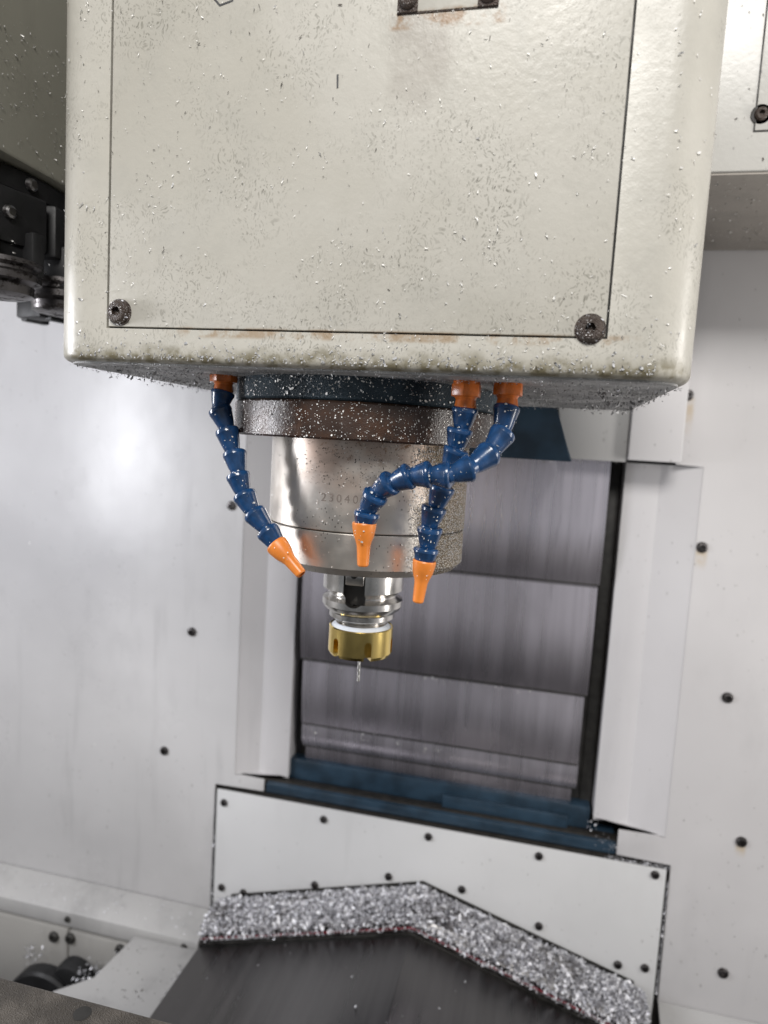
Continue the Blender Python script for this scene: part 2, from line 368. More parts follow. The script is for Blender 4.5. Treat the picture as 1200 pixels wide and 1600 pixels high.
ap = thing('apron_panel', (-.13, YW, -.85), 'grey screwed apron plate below the blue ledge with a roof shaped lower edge', 'apron plate')
link('panel_sheet', box_me(-.479, .219, YW-.004, YW, -.86, -.5835, .001), 'apron', ap)
add_screws(ap, [(-.4654, -.6042), (-.2935, -.6014), (-.1247, -.5982), (.0415, -.5967), (.2042, -.5927), (-.4645, -.7529), (-.4252, -.7537),
                (-.3029, -.7145), (-.183, -.6755), (-.0681, -.6727), (.0501, -.7063), (.1662, -.7408), (.2033, -.737)], SCREW_APRON, YW-.004)
tag(link('seam_backing', box_me(-.52, .262, YW+.012, YW+.03, -.9, -.56), 'gap'), 'dark oily backing behind the apron plate, seen in the gap round it', 'backing plate')
# sliding sheets of the vertical way cover: upper sheets lie in front of lower ones
wc = thing('sliding_way_cover', (-.12, 1.02, -.53), 'stack of brushed purple grey steel sheets behind the spindle', 'way cover')
zs = [.03, -.185, -.352, -.4635, -.505, -.545]
xr = [.094, .092, .088, .089, .083]; xl = [-.350, -.349, -.345, -.345, -.340]
for i in range(5):
    y = 1.003+.0095*i; z1 = zs[i]+(.012 if i else 0); z0 = zs[i+1]; H = zs[i]-z0; F = []; B = []
    for t in np.linspace(0, 1, 13):                          # each sheet is rolled back a little towards its lower edge
        zz = z1+(z0-z1)*t; u = max(0, 1-(zz-z0)/min(H*.62, .075)); F.append((y+.0075*u*u, zz)); B.append((y+.0075*u*u+.0016, zz))
    s = prism_me(F+B[::-1], 'x', xl[i]-.004, xr[i], 0)
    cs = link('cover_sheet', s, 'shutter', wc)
    link('wiper_strip', box_me(xl[i]-.003, xr[i]-.001, y+.0068, y+.0085, z0-.0012, z0+.0012, .0003), 'iron', cs)
link('side_channel', box_me(.0965, .1135, 1.052, 1.0595, -.56, .03), 'iron', wc)
link('side_channel', box_me(-.3645, -.3550, 1.052, 1.0595, -.56, .03), 'black', wc)
link('back_sheet', box_me(-.3545, .0960, 1.0535, 1.0595, -.56, .03), 'iron', wc)
sg = thing('slide_guard', (.09, .97, 0), 'grey sheet metal guard across the top of the sliding sheets', 'guard')
link('guard_sheet', prism_me([(.004, .12), (.030, -.0075), (.1095, -.0075), (.1095, .12)], 'y', .968, .972), 'guard', sg)
link('guard_block', box_me(.1100, .1765, .955, .9985, -.0045, .14, .0025), 'jamb', sg)
# canopy box, upper right
cb = thing('canopy_box', (.3, .85, .28), 'cream painted box with a dirty underside at upper right', 'box')
link('box_shell', box_me(-.05, .62, .739, .999, .2768, .60, .002), 'box', cb)
link('underside_sheet', box_me(-.045, .615, .742, .998, .2748, .2770, .0005), 'boxunder', cb)
link('seam_gap', prism_me([(.1700, .312), (.45, .312), (.45, .58), (.1700, .58)], 'y', .7384, .7392, 0), 'gap', cb)
link('door_plate', box_me(.1712, .449, .7376, .7386, .3132, .579, .0004), 'box', cb)
s = screw_me(.0062, .004, .0026); s.materials.append(M['rusty']); link('screw', s, None, cb, (.1752, .7376, .3275), FRONT)
link('screw_washer', lathe_me([(.009, .0), (.009, -.001)], 24), 'gap', cb, (.1752, .7376, .3275), FRONT)

# ---------------------------------------------------------------- spindle head
X0, X1, Y0, Y1, Z0, Z1, RV = -.320, .0772, .390, .650, .0415, .60, .030
head = thing('spindle_head', (-.121, .52, Z0), 'chip spattered cream milling head with a screwed front cover and steel spindle below', 'machine head')
def outline(inset):
    pts = []
    for cx_, cy_, a0, k in ((X0+RV, Y0+RV, PI, 10), (X1-RV, Y0+RV, 1.5*PI, 10)):
        for i in range(k+1):
            a = a0+PI/2*i/k; pts.append((cx_+(RV-inset)*math.cos(a), cy_+(RV-inset)*math.sin(a)))
    pts += [(X1-inset, Y1-inset), (X0+inset, Y1-inset)]
    return pts
RB = .005
CX0, CX1, CZ0 = -.2737, .0289, .0618                        # opening for the front cover
def housing():
    rows = []
    for i in range(7):
        a = PI/2*i/6; rows.append((RB*(1-math.sin(a)), Z0+RB*(1-math.cos(a))))
    rows.append((0, Z1)); n = len(outline(0)); vs = []; fs = []
    for ins, z in rows: vs += [(x, y, z) for x, y in outline(ins)]
    for j in range(len(rows)-1):
        for i in range(n):
            k = (i+1) % n
            if j == len(rows)-2 and i == 10: continue       # flat front is framed below
            fs.append((j*n+i, j*n+k, (j+1)*n+k, (j+1)*n+i))
    fs.append(tuple(reversed(range(n)))); fs.append(tuple((len(rows)-1)*n+i for i in range(n)))
    a, b = 6*n+10, 6*n+11; c, d = 7*n+11, 7*n+10
    o = len(vs); D = .004
    vs += [(CX0, Y0, CZ0), (CX1, Y0, CZ0), (CX1, Y0, Z1), (CX0, Y0, Z1), (CX0, Y0+D, CZ0), (CX1, Y0+D, CZ0), (CX1, Y0+D, Z1), (CX0, Y0+D, Z1)]
    fs += [(a, b, o+1, o), (b, c, o+2, o+1), (d, a, o, o+3), (o, o+1, o+5, o+4), (o+1, o+2, o+6, o+5), (o+3, o, o+4, o+7), (o+4, o+5, o+6, o+7)]
    return mesh(vs, fs, True)
link('housing', housing(), 'cream', head)
G = .0012
cov = link('cover_plate', box_me(CX0+G, CX1-G, Y0+.0002, Y0+.0036, CZ0+G, Z1-.002, .0005), 'cream', head)
link('seam_gap', box_me(CX0+.0001, CX1-.0001, Y0+.0030, Y0+.0039, CZ0+.0001, Z1-.003, 0), 'gap', head)
SCREW_COVER = screw_me(.0072, .0042, .0030); SCREW_COVER.materials.append(M['rusty'])
for x, z in ((-.2645, .0716), (.0196, .0668)):
    link('screw', SCREW_COVER, None, cov, (x, Y0-.0004, z), (PI/2, random.random()*6, 0))
    link('washer', lathe_me([(.0082, .0), (.0082, -.0012)], 28), 'rusty', cov, (x, Y0-.0004, z), FRONT)
HX0, HX1, HZ0 = -.0965, -.0415, .2335
link('hatch_seam', box_me(HX0, HX1, Y0-.0004, Y0+.0003, HZ0, .31, .0), 'rusty', cov)
link('hatch_plate', box_me(HX0+.0006, HX1-.0006, Y0-.0008, Y0+.0003, HZ0+.0006, .3092, .0003), 'cream', cov)
SCREW_HATCH = screw_me(.0048, .0030, .0019); SCREW_HATCH.materials.append(M['rusty'])
for x in (-.0905, -.0468):
    link('hatch_boss', box_me(x-.0056, x+.0056, Y0-.0014, Y0-.0006, HZ0+.0004, HZ0+.018, .0003), 'rusty', cov)
    link('screw', SCREW_HATCH, None, cov, (x, Y0-.0014, .2400), FRONT)
# thin hexagon scratched round a plug, and a pen stroke, both near the top of the cover
hx = [(-.2005+.0085*math.cos(PI/3*i+.25), .2545+.0085*math.sin(PI/3*i+.25)) for i in range(6)]
vs = []
for s_ in (1.0, .86):
    vs += [(-.2005+(x+.2005)*s_, Y0-.00005, .2545+(z-.2545)*s_) for x, z in hx]
link('hexagon_mark', mesh(vs, [(i, (i+1) % 6, 6+(i+1) % 6, 6+i) for i in range(6)]), 'pen', cov)
link('pen_stroke', prism_me([(-.1296, .2045), (-.1285, .2047), (-.1283, .1975), (-.1292, .1972)], 'y', Y0-.00015, Y0+.0001, 0), 'pen', cov)
AX, AY = -.129, .515
link('underside_coat', prism_me([(x, y) for x, y in outline(.006)], 'z', Z0-.0012, Z0+.001, 0), 'under', head)
link('head_casting', prism_me([(-.285, .30), (.006, .30), (.006, .052), (.030, -.0085), (-.285, -.0085)], 'y', .72, .964, .002), 'blue', head)
link('collar', lathe_me([(.0982, Z0+.003), (.0982, .0262), (.0967, .0250)], 96, (AX-.005, AY, 0)), 'collar', head)
link('flange', lathe_me([(.0974, .0246), (.0990, .0232), (.0990, .0012), (.0978, 0), (.074, -.0002)], 96, (AX-.005, AY, 0)), 'flange', head)
link('cartridge', lathe_me([(.0752, .003), (.0752, -.0612), (.0746, -.0618), (.073, -.0618)], 128, (AX, AY, 0)), 'spindle', head)
link('seam_ring', lathe_me([(.0735, -.0610), (.0735, -.0632)], 96, (AX, AY, 0)), 'gap', head)
link('nose_ring', lathe_me([(.073, -.0626), (.0746, -.0626), (.0750, -.0632), (.0750, -.0868), (.0695, -.0922), (.040, -.0926), (.030, -.0926)], 128, (AX, AY, 0)), 'spindle', head)
key = box_me(AX-.0058, AX+.0082, AY-.0335, AY-.024, -.1065, -.0915, .001); link('drive_key', key, 'holder', head)
link('key_screw', lathe_me([(.0022, 0), (.0022, .0008)], 16), 'gap', head, (AX+.001, AY-.0338, -.099), FRONT)
link('air_nozzle', lathe_me([(.0036, -.092), (.0036, -.1005), (.0025, -.1035)], 20, (-.1605, .505, 0)), 'tan', head)
# serial number stamped round the cartridge
tc = bpy.data.curves.new('t', 'FONT'); tc.body = '23040'; tc.size = .0078; tc.space_character = 1.45; tc.align_x = 'CENTER'
to = bpy.data.objects.new('t', tc); COL.objects.link(to)
dg = bpy.context.evaluated_depsgraph_get(); dg.update(); tm = bpy.data.meshes.new_from_object(to.evaluated_get(dg))
bpy.data.objects.remove(to); tm.materials.clear()
bm = bmesh.new(); bm.from_mesh(tm); bmesh.ops.triangulate(bm, faces=bm.faces)
bmesh.ops.subdivide_edges(bm, edges=list(bm.edges), cuts=1)
for v in bm.verts:
    a = v.co.x/.0752+math.radians(-1); v.co = (AX+.07535*math.sin(a), AY-.07535*math.cos(a), -.0415+v.co.y)
bm.to_mesh(tm); bm.free(); link('serial_number', tm, 'ink', head)

# ---------------------------------------------------------------- tool holder, nut and drill
th = thing('tool_holder', (AX, AY, -.167), 'bright steel tool holder with gold slotted collet nut under the spindle', 'tool holder')
prof = [(.020, -.088), (.0305, -.0935), (.0315, -.0945), (.0315, -.1135), (.0262, -.1176), (.0262, -.1190), (.0315, -.1214), (.0315, -.1262), (.0298, -.1290),
        (.0262, -.1318), (.0256, -.1325), (.0256, -.1362), (.0212, -.1388), (.0205, -.1392)]
for i in range(5): prof += [(.0205, -.1396-i*.0009), (.0196, -.14-i*.0009)]
prof += [(.0196, -.150)]
body = lathe_me(prof, 96, (AX, AY, 0))
def capsule(w, z0, z1, ya, yb, ang, c=(AX, AY), up=False):
    """round-ended slot cutter, radial at angle ang from -y"""
    pts = []; r = w/2
    if up: pts = [(-r, z0), (r, z0)]+[(r*math.cos(t), z1-r+r*math.sin(t)) for t in np.linspace(0, PI, 13)]
    else: pts = [(r, z1), (-r, z1)]+[(r*math.cos(t), z0+r+r*math.sin(t)) for t in np.linspace(PI, 2*PI, 13)]
    me = prism_me(pts, 'y', -yb, -ya, 0)
    me.transform(Matrix.Translation((c[0], c[1], 0)) @ Matrix.Rotation(ang, 4, 'Z')); return me
body = cut(body, [capsule(.0165, -.1240, -.085, .0200, .045, .02), capsule(.0165, -.1240, -.085, .0200, .045, PI+.02)])
link('holder_body', body, 'holder', th)
link('slot_shade_plate', box_me(AX-.0078, AX+.0086, AY-.0224, AY-.0215, -.1236, -.096, .0002), 'iron', th)  # dark plate added so the slot looks like a deep shaded hole
link('nut_seal', lathe_me([(.0240, -.1460), (.0240, -.1446), (.0232, -.1440), (.0202, -.1418), (.0195, -.1418), (.0195, -.1460)], 64, (AX, AY, 0), cap=False), 'white', th)
nut = lathe_me([(.0237, -.1462), (.0237, -.1442), (.0246, -.1437), (.0253, -.1444), (.0253, -.1640), (.0238, -.1666), (.0122, -.1672), (.0122, -.1462)], 96, (AX, AY, 0), cap=False)
bm = bmesh.new(); bm.from_mesh(nut); n_ = 96; bm.verts.ensure_lookup_table()
for i in range(n_): k = (i+1) % n_; bm.faces.new((bm.verts[7*n_+i], bm.verts[7*n_+k], bm.verts[k], bm.verts[i]))
nut = bm_mesh(bm)
nut = cut(nut, [capsule(.0056, -.172, -.1515, .0135, .035, math.radians(a), up=True) for a in (-34, 28, 90, 150, 212, 270)])
link('collet_nut', nut, 'brass', th)
link('collet', lathe_me([(.0118, -.150), (.0118, -.1668), (.0095, -.1682), (.0011, -.1682)], 40, (AX, AY, 0)), 'holder', th)
# twist drill
vs, fs = [], []; n = 10; rows = 40
for j in range(rows+1):
    z = -.150-(.0412)*j/rows; f = max(0, (j-18)/22)
    for i in range(n):
        a = 2*PI*i/n; r = .0012
        if j > 16: r *= (1-.25*max(0, math.cos(2*(a-j*.62)))**2)
        if j == rows: r *= .15
        vs.append((AX+r*math.cos(a), AY+r*math.sin(a), z))
for j in range(rows):
    for i in range(n): k = (i+1) % n; fs.append((j*n+i, (j+1)*n+i, (j+1)*n+k, j*n+k))
fs.append(tuple(range(n))); fs.append(tuple(rows*n+i for i in range(n)))
tag(link('drill_bit', mesh(vs, fs, True), 'hss'), 'thin steel twist drill sticking down out of the gold nut', 'drill bit')

# ---------------------------------------------------------------- coolant hoses
SEGM = lathe_me([(.0040, .0006), (.0076, .0006), (.0089, -.0002), (.0092, -.0010), (.0092, -.0026), (.0088, -.0034), (.0068, -.0112), (.0060, -.0134), (.0056, -.0142), (.0058, -.0170), (.0040, -.0190)], 28)
SEGM.materials.append(M['bluehose'])
NOZ = lathe_me([(.0070, .004), (.0093, .0044), (.0098, .0034), (.0096, .001), (.0084, -.0045), (.0066, -.0085), (.0056, -.0115), (.0049, -.0220), (.0047, -.0245), (.0040, -.0254), (.0030, -.0254), (.0029, -.0210)], 28)
NOZ.materials.append(M['orange'])
hexp = [(.0098*math.cos(PI/3*i), .0098*math.sin(PI/3*i)) for i in range(6)]
FIT = merge(prism_me(hexp, 'z', 0, .0078, .0008), lathe_me([(.0074, .0005), (.0062, -.0018), (.0066, -.0045), (.0070, -.0066), (.0050, -.0085)], 24), lathe_me([(.0084, .0070), (.0084, .0140)], 24))
FIT.polygons.foreach_set('use_smooth', [True]*len(FIT.polygons)); FIT.set_sharp_from_angle(angle=math.radians(24)); FIT.materials.append(M['orangedirty'])
hose_pts = []
def hose(pts, label, fitz):
    P = [Vector(p) for p in pts]
    h = thing('coolant_hose', (P[0].x, P[0].y, fitz), label, 'coolant hose', 'segmented coolant hoses under the head')
    link('fitting', FIT, None, h, (P[0].x, P[0].y, P[0].z+.0065), (0, 0, .45))
    for i in range(len(P)-1):
        d = P[i+1]-P[i]; last = i == len(P)-2
        o = link('nozzle' if last else 'segment', NOZ if last else SEGM, None, h, P[i])
        o.rotation_mode = 'QUATERNION'; q = (-d+Vector(rng.normal(0, .065 if i < len(P)-3 else .012, 3))*d.length).to_track_quat('Z', 'X'); o.rotation_quaternion = q
        o.scale = (.79, .79, .95) if last else (.90, .90, max(.8, min(1.12, d.length/.0150)))
        hose_pts.append((P[i], d, last))
hose([(-.222, .45, .0292), (-.224, .449, .0169), (-.2171, .447, .0029), (-.2097, .445, -.0128), (-.2058, .443, -.0277), (-.1995, .441, -.0411), (-.1905, .439, -.0532), (-.1798, .437, -.0641), (-.1691, .435, -.0757), (-.149, .43, -.0936)],
     'blue jointed hose at the left, hanging alone, its orange nozzle slanting right', Z0)
hose([(-.0487, .428, .0243), (-.0509, .428, .0112), (-.0522, .429, -.0015), (-.056, .431, -.0138), (-.0602, .434, -.0256), (-.065, .436, -.0392), (-.067, .436, -.0531), (-.0686, .436, -.0667), (-.0695, .436, -.0786), (-.0715, .436, -.1014)],
     'blue jointed hose hanging straight down behind the crossing one, lowest orange nozzle', Z0)
hose([(-.0236, .432, .0265), (-.0242, .428, .0107), (-.0307, .419, -.0026), (-.0406, .409, -.0119), (-.052, .405, -.0171), (-.0645, .406, -.0172), (-.0768, .408, -.0189), (-.0885, .41, -.0236), (-.0985, .413, -.032), (-.1046, .417, -.0441), (-.1063, .418, -.0549), (-.1056, .418, -.0754)],
     'blue jointed hose from the rightmost fitting, bent across in front of the spindle', Z0)

# ---------------------------------------------------------------- tool magazine, upper left
mg = thing('tool_magazine', (-.6, .6, .12), 'black tool carousel under a greenish grey cover at upper left', 'tool magazine')
link('magazine_cover', box_me(-.80, -.42, .30, .80, .2045, .60, .003), 'magc', mg)
MC = (-.62, .52)
link('carousel_disc', lathe_me([(.150, .2025), (.192, .2025), (.195, .200), (.195, .185), (.186, .1835), (.186, .150), (.192, .149), (.192, .1415), (.150, .1405)], 72, (*MC, 0)), 'black', mg)
GR = merge(box_me(.170, .2020, -.0355, .0355, .1400, .1830, .003), box_me(.180, .2110, -.026, -.0145, .117, .152, .002), box_me(.180, .2110, .0145, .026, .117, .152, .002), box_me(.170, .1990, -.020, .020, .1190, .1405, .002))
GR.polygons.foreach_set('use_smooth', [True]*len(GR.polygons)); GR.set_sharp_from_angle(angle=math.radians(24)); GR.materials.append(M['black'])
BOLT = lathe_me([(.003, .0042), (.0048, .003), (.0056, 0)], 20); BOLT.materials.append(M['dullsteel'])
RIM = lathe_me([(.016, .010), (.0315, .0095), (.0315, .006), (.028, .0035), (.028, .0015), (.0315, -.001), (.0315, -.006), (.026, -.009), (.0255, -.016), (.0205, -.018)], 48)
RIM.materials.append(M['bolt'])
k_ = 0
LAB = ['steel tool holder rim clamped under the carousel at the picture edge', 'steel tool holder rim under the carousel close beside the cream head', 'steel tool holder deeper under the carousel behind the head corner']
for i in range(16):
    a = math.radians(-80+22.5*i)
    if not -100 < math.degrees(a) < 80: continue
    link('gripper', GR, None, mg, (*MC, 0), (0, 0, a))
    link('bolt', BOLT, None, mg, (MC[0]+.1955*math.cos(a+.13), MC[1]+.1955*math.sin(a+.13), .193), (0, PI/2, a+.13))
    link('bolt', BOLT, None, mg, (MC[0]+.2025*math.cos(a), MC[1]+.2025*math.sin(a), .163), (0, PI/2, a))
for j, a in enumerate((-35, -12.5, 10)):
    a = math.radians(a)
    h = thing('stored_tool_holder', (MC[0]+.190*math.cos(a), MC[1]+.190*math.sin(a), .1165), LAB[j], 'tool holder', 'tool holders hanging in the carousel')
    link('holder_rim', RIM, None, h, h.location)

# ---------------------------------------------------------------- roof shaped way cover and the chips on it
RX, EH = -.128, .326
def roof_prof(zr, ze, half, t): return [(RX-half, ze), (RX, zr), (RX+half, ze), (RX+half, ze-t), (RX, zr-t), (RX-half, ze-t)]
rw = thing('roof_way_cover', (RX, .95, -.8), 'dark gable shaped telescopic steel cover running toward the viewer', 'way cover')
link('rear_section', prism_me(roof_prof(-.6795, -.7715, EH, .006), 'y', .908, .995, .0008), 'roofdark', rw)
link('wall_flange', prism_me(roof_prof(-.6705, -.7600, EH-.008, .030), 'y', .9905, .9955, .0008), 'roofdark', rw)
link('wiper_lip', prism_me(roof_prof(-.6834, -.7754, EH, .0014), 'y', .9044, .9078, .0003), 'red', rw)
link('front_section', prism_me(roof_prof(-.6890, -.7810, EH-.002, .05), 'y', .30, .9035, .001), 'roof', rw)
link('shade_band', prism_me(roof_prof(-.6862, -.7782, EH-.001, .006), 'y', .8975, .9036, .0008), 'roofdark', rw)  # dark strip added as the shadow below the red lip
def roof_z(x): return -.6790-np.abs(x-RX)*(.092/EH)
# mound under the chip drift, then loose chips over it
nx, ny = 160, 14; vs = []
for i in range(nx+1):
    for j in range(ny+1):
        x = RX-EH+2*EH*i/nx; v = j/ny; y = .909+.077*v
        hh = .006+.010*math.sin(PI*min(1, v*1.05))*(.75+.5*random.random())+.003*math.sin(x*31)*math.sin(x*17)
        vs.append((x, y, roof_z(x)-.0005+hh*(1 if 0 < v < 1 else .25)))
link_m = mesh(vs, [(i*(ny+1)+j, (i+1)*(ny+1)+j, (i+1)*(ny+1)+j+1, i*(ny+1)+j+1) for i in range(nx) for j in range(ny)], True)
n = 16000; x = RX+U(-EH-.004, EH+.004, n); v = rng.beta(1.1, 1.2, n); y = .9035+.085*v
lump = np.array([.65+.55*mnoise.fractal((a*14, b*40, 0), 1, 2, 3)+.45 for a, b in zip(x, y)])
z = roof_z(x)+.0025+.0125*lump*np.sin(PI*np.clip(v*.93+.05, 0, 1))+rng.normal(0, .0020, n)-np.where(y < .9075, U(0, .005, n), 0)
pile = chips_me(np.stack([x, y, z], 1), rep((0, -.3, 1), n), (.0040, .0100), (.4, 3.2), (.18, .5), free=True, segs=3)
link_m.materials.append(M['dullsteel'])
o = chips('thick drift of silvery aluminium chips along the gable ledge', pile)
link('chip_bed', link_m, None, o)['kind'] = 'stuff'
# a few that slid over the front and lie on the front section
n = 900; x = RX+U(-EH, EH, n); y = .9055-np.abs(rng.normal(0, .003, n))
chips('loose chips that slid over the red lip', chips_me(np.stack([x, y, roof_z(x)-.006+U(0, .0055, n)], 1), rep((0, -.3, 1), n), (.003, .006), free=True))

n = 26; x = RX+U(-EH, EH, n); y = U(.70, .89, n)
chips('few chips lying on the dark front section', chips_me(np.stack([x, y, roof_z(x)-.0085], 1), rep((0, 0, 1), n), (.002, .005)))
# ---------------------------------------------------------------- lower left and right: bed rails, casting, wheel, guard, table
rl = thing('bed_rail', (-.85, .96, -.83), 'long pale grey folded rail at the foot of the left wall', 'bed rail', 'folded rails at the foot of the back wall')
link('rail_sheet', prism_me([(.9995, -.7985), (.9500, -.8225), (.9490, -.8480), (.9530, -.8480), (.9540, -.8250), (.9995, -.803)], 'x', -1.375, -.481, .0015), 'guard', rl)
s = screw_me(.0055, .0035, .0026); s.materials.append(M['iron'])
for x in (-.722, -.505): link('screw', s, None, rl, (x, .949, -.834), FRONT)
rr = thing('bed_rail', (.6, .96, -.80), 'pale grey folded rail at the foot of the right wall', 'bed rail', 'folded rails at the foot of the back wall')
link('rail_sheet', prism_me([(.9995, -.7860), (.9500, -.8100), (.9490, -.8355), (.9530, -.8355), (.9540, -.8125), (.9995, -.7905)], 'x', .2262, 1.035, .0015), 'guard', rr)
bc = thing('bed_casting', (-.9, 1.0, -1.05), 'dull grey machine bed casting below the left rail with oily bolts', 'machine bed')
link('bed_body', box_me(-1.375, -.725, .952, 1.04, -1.058, -.856, .004), 'bed', bc)
link('bed_body', box_me(-.7225, -.612, .952, 1.04, -1.058, -.858, .004), 'bed', bc)
s = screw_me(.0095, .006, .0042); s.materials.append(M['iron'])
for x, z in ((-.750, -.864), (-.718, -.8595), (-.622, -.858)): link('bolt', s, None, bc, (x, .952, z-.010), FRONT)
wh = thing('black_wheel', (-.74, .90, -.95), 'black round wheel at the lower left, half hidden by the table', 'wheel')
link('wheel_rim', lathe_me([(.030, .014), (.062, .014), (.066, .010), (.066, -.010), (.062, -.014), (.052, -.014), (.050, -.008), (.014, -.008)], 48), 'black', wh, (-.725, .900, -.952), FRONT)
link('hub', lathe_me([(.010, .022), (.012, .020), (.012, -.01)], 20), 'iron', wh, (-.725, .900, -.952), FRONT)
link('side_roller', lathe_me([(.020, .020), (.030, .018), (.033, .010), (.033, -.008)], 32), 'black', wh, (-.682, .915, -.905), FRONT)
cgd = thing('chip_guard', (-.53, .8, -.9), 'flat grey sheet wing beside the gable cover at lower left', 'guard')
link('guard_sheet', prism_me([(-.592, .944), (-.462, .946), (-.462, .58), (-.640, .58), (-.640, .812), (-.600, .850)], 'z', -.8345, -.8320, .0006), 'guard', cgd)
tb = thing('machine_table', (-.3, .3, -.42), 'dark oily brown table corner, out of focus, at the lower left', 'machine table')
link('table_top', box_me(-.95, .25, .02, .3905, -.45, -.400, .002), 'table', tb)
link('oil_spot', lathe_me([(.006, -.3998), (.0061, -.4002)], 24, (-.2765, .3795, 0)), 'iron', tb)

# ---------------------------------------------------------------- chips everywhere
# head front: bright and dull flakes stuck in the oil film
def front_pts(n, zlo=.045, zhi=.27, pw=1.0):
    out = []
    while len(out) < n:                                       # clumps and bare patches
        x, z = random.uniform(X0+.025, X1-.02), zlo+(zhi-zlo)*random.random()**pw
        d = mnoise.fractal((x*32, 3.7, z*32), .8, 2.1, 4)+.35*mnoise.noise((x*9, 1, z*9))
        if random.random() < .16+1.5*max(0, d): out.append((x, Y0-.0003, z))
    return np.array(out)
NF = (0, -1, 0)
n = 720; chips('bright slivers stuck to the cream head front', chips_me(front_pts(n, pw=1.25), rep(NF, n), (.0007, .0025), (.4, 2.6), (.10, .34), tilt=.5), 'chipw')
n = 34; chips('longer curls hanging on the cream head front', chips_me(front_pts(n, pw=1.4), rep(NF, n), (.0030, .0050), (1.5, 4), (.08, .2), segs=7), 'chipw')
n = 420; chips('dull dark slivers stuck to the cream head front', chips_me(front_pts(n), rep(NF, n), (.0007, .0022), (.2, 1.8), (.10, .28), lift=.0001, tilt=.2), 'chipd')
n = 700; p = front_pts(n); p[:, 2] = Z0+np.abs(rng.normal(0, .006, n)); p[:, 1] -= 0; p = p[p[:, 2] > Z0+.002]
chips('chips gathered along the lower edge of the head', chips_me(p, rep(NF, len(p)), (.0008, .0022), (.3, 2), (.2, .6)), 'chipg')
# left and right rounded corners
for cx_, s_ in ((X0+RV, -1), (X1-RV, 1)):
    n = 60; a = U(0, 1.3, n); N = np.stack([s_*np.sin(a), -np.cos(a), 0*a], 1); p = np.stack([cx_+RV*N[:, 0], Y0+RV+RV*N[:, 1], U(.045, .27, n)], 1)+N*.0002
    chips('slivers stuck to the rounded %s corner of the head' % ('left' if s_ < 0 else 'right'), chips_me(p, N, (.001, .0026)), 'chipw')
# underside: filings, hanging curls
n = 6500; p = np.stack([U(X0+.004, X1-.004, n), U(Y0+.003, Y1-.01, n), Z0-.0012-np.abs(rng.normal(0, .0012, n))], 1)
keep = (np.hypot(p[:, 0]-AX+.007, p[:, 1]-AY) > .095) & ~((p[:, 0] < X0+RV) & (p[:, 1] < Y0+RV) & (np.hypot(p[:, 0]-X0-RV, p[:, 1]-Y0-RV) > RV-.002)) & ~((p[:, 0] > X1-RV) & (p[:, 1] < Y0+RV) & (np.hypot(p[:, 0]-X1+RV, p[:, 1]-Y0-RV) > RV-.002))
p = p[keep]; chips('grey filings clinging to the underside of the head', chips_me(p, rep((0, 0, -1), len(p)), (.0008, .0021), (.3, 2.2), (.2, .6), tilt=1.2), 'chipg')
n = 130; p = np.concatenate([np.stack([U(X0+.01, -.235, n), U(.43, .62, n), Z0-U(.002, .007, n)], 1), np.stack([U(.03, X1-.01, n), U(.41, .64, n), Z0-U(.002, .005, n)], 1)])
chips('curled chips hanging from the underside edge', chips_me(p, rep((0, -1, 0), len(p)), (.002, .006), (.8, 3), (.2, .4), free=True), 'chipg')
# flange and collar
def cyl_pts(n, R, z0, z1, a0, a1, c):
    a = U(a0, a1, n); N = np.stack([np.sin(a), -np.cos(a), 0*a], 1); return np.array([*c, 0])+N*R+np.stack([0*a, 0*a, U(z0, z1, n)], 1), N
FC = (AX-.005, AY)
p, N = cyl_pts(1250, .0992, .0005, .0240, -1.5, 1.35, FC); chips('fine chips plastered over the dark flange', chips_me(p, N, (.0003, .0012), (.3, 1.8), (.4, .9)), 'chipw')
p, N = cyl_pts(380, .0984, .0265, .0405, -1.4, 1.35, FC); chips('chips stuck to the blue collar under the head', chips_me(p, N, (.0005, .0020), (.3, 1.8), (.3, .8)), 'chipw')
p, N = cyl_pts(3000, .0754, -.088, .000, .62, 1.55, (AX, AY)); chips('fine grit coating the right flank of the spindle', chips_me(p, N, (.0005, .0012), (.3, 1.8), (.4, .9)), 'chipg')
p, N = cyl_pts(240, .0754, -.086, -.001, -1.2, .8, (AX, AY)); chips('scattered flecks on the bright spindle face', chips_me(p, N, (.0006, .0016)), 'chipw')
p, N = cyl_pts(420, .0754, -.030, -.001, -.5, .9, (AX, AY)); chips('dark grime flecks below the flange on the spindle', chips_me(p, N, (.0005, .0013), lift=.0001, tilt=.2), 'chipd')
# hoses
P, NN = [], []
for p0, d, last in hose_pts:
    ax = np.array(d.normalized()); L = d.length
    for q in range(15 if not last else 9):
        t = rng.uniform(0, L*(1 if not last else .5)); r = .0079-.0024*(t/L); v = rng.normal(size=3); v[1] -= .7; v -= ax*(v@ax); v /= np.linalg.norm(v)
        P.append(np.array(p0)+ax*t+v*r); NN.append(v)
chips('tiny bright chips sticking to the coolant hoses', chips_me(np.array(P), np.array(NN), (.0004, .0019), (.3, 1.8), (.3, .9), tilt=.3), 'chipw')
# cover screws filled with chips
for x, z in ((-.2645, .0716), (.0196, .0668)):
    n = 60; a = U(0, 2*PI, n); r = .0070*np.sqrt(U(.05, 1.25, n)); p = np.stack([x+r*np.cos(a), Y0-.0042+r*.15, z+r*np.sin(a)], 1)
    chips('chips packed in the %s cover screw' % ('lower left' if x < -.1 else 'lower right'), chips_me(p, rep(NF, n), (.0008, .002), free=True), 'chip')
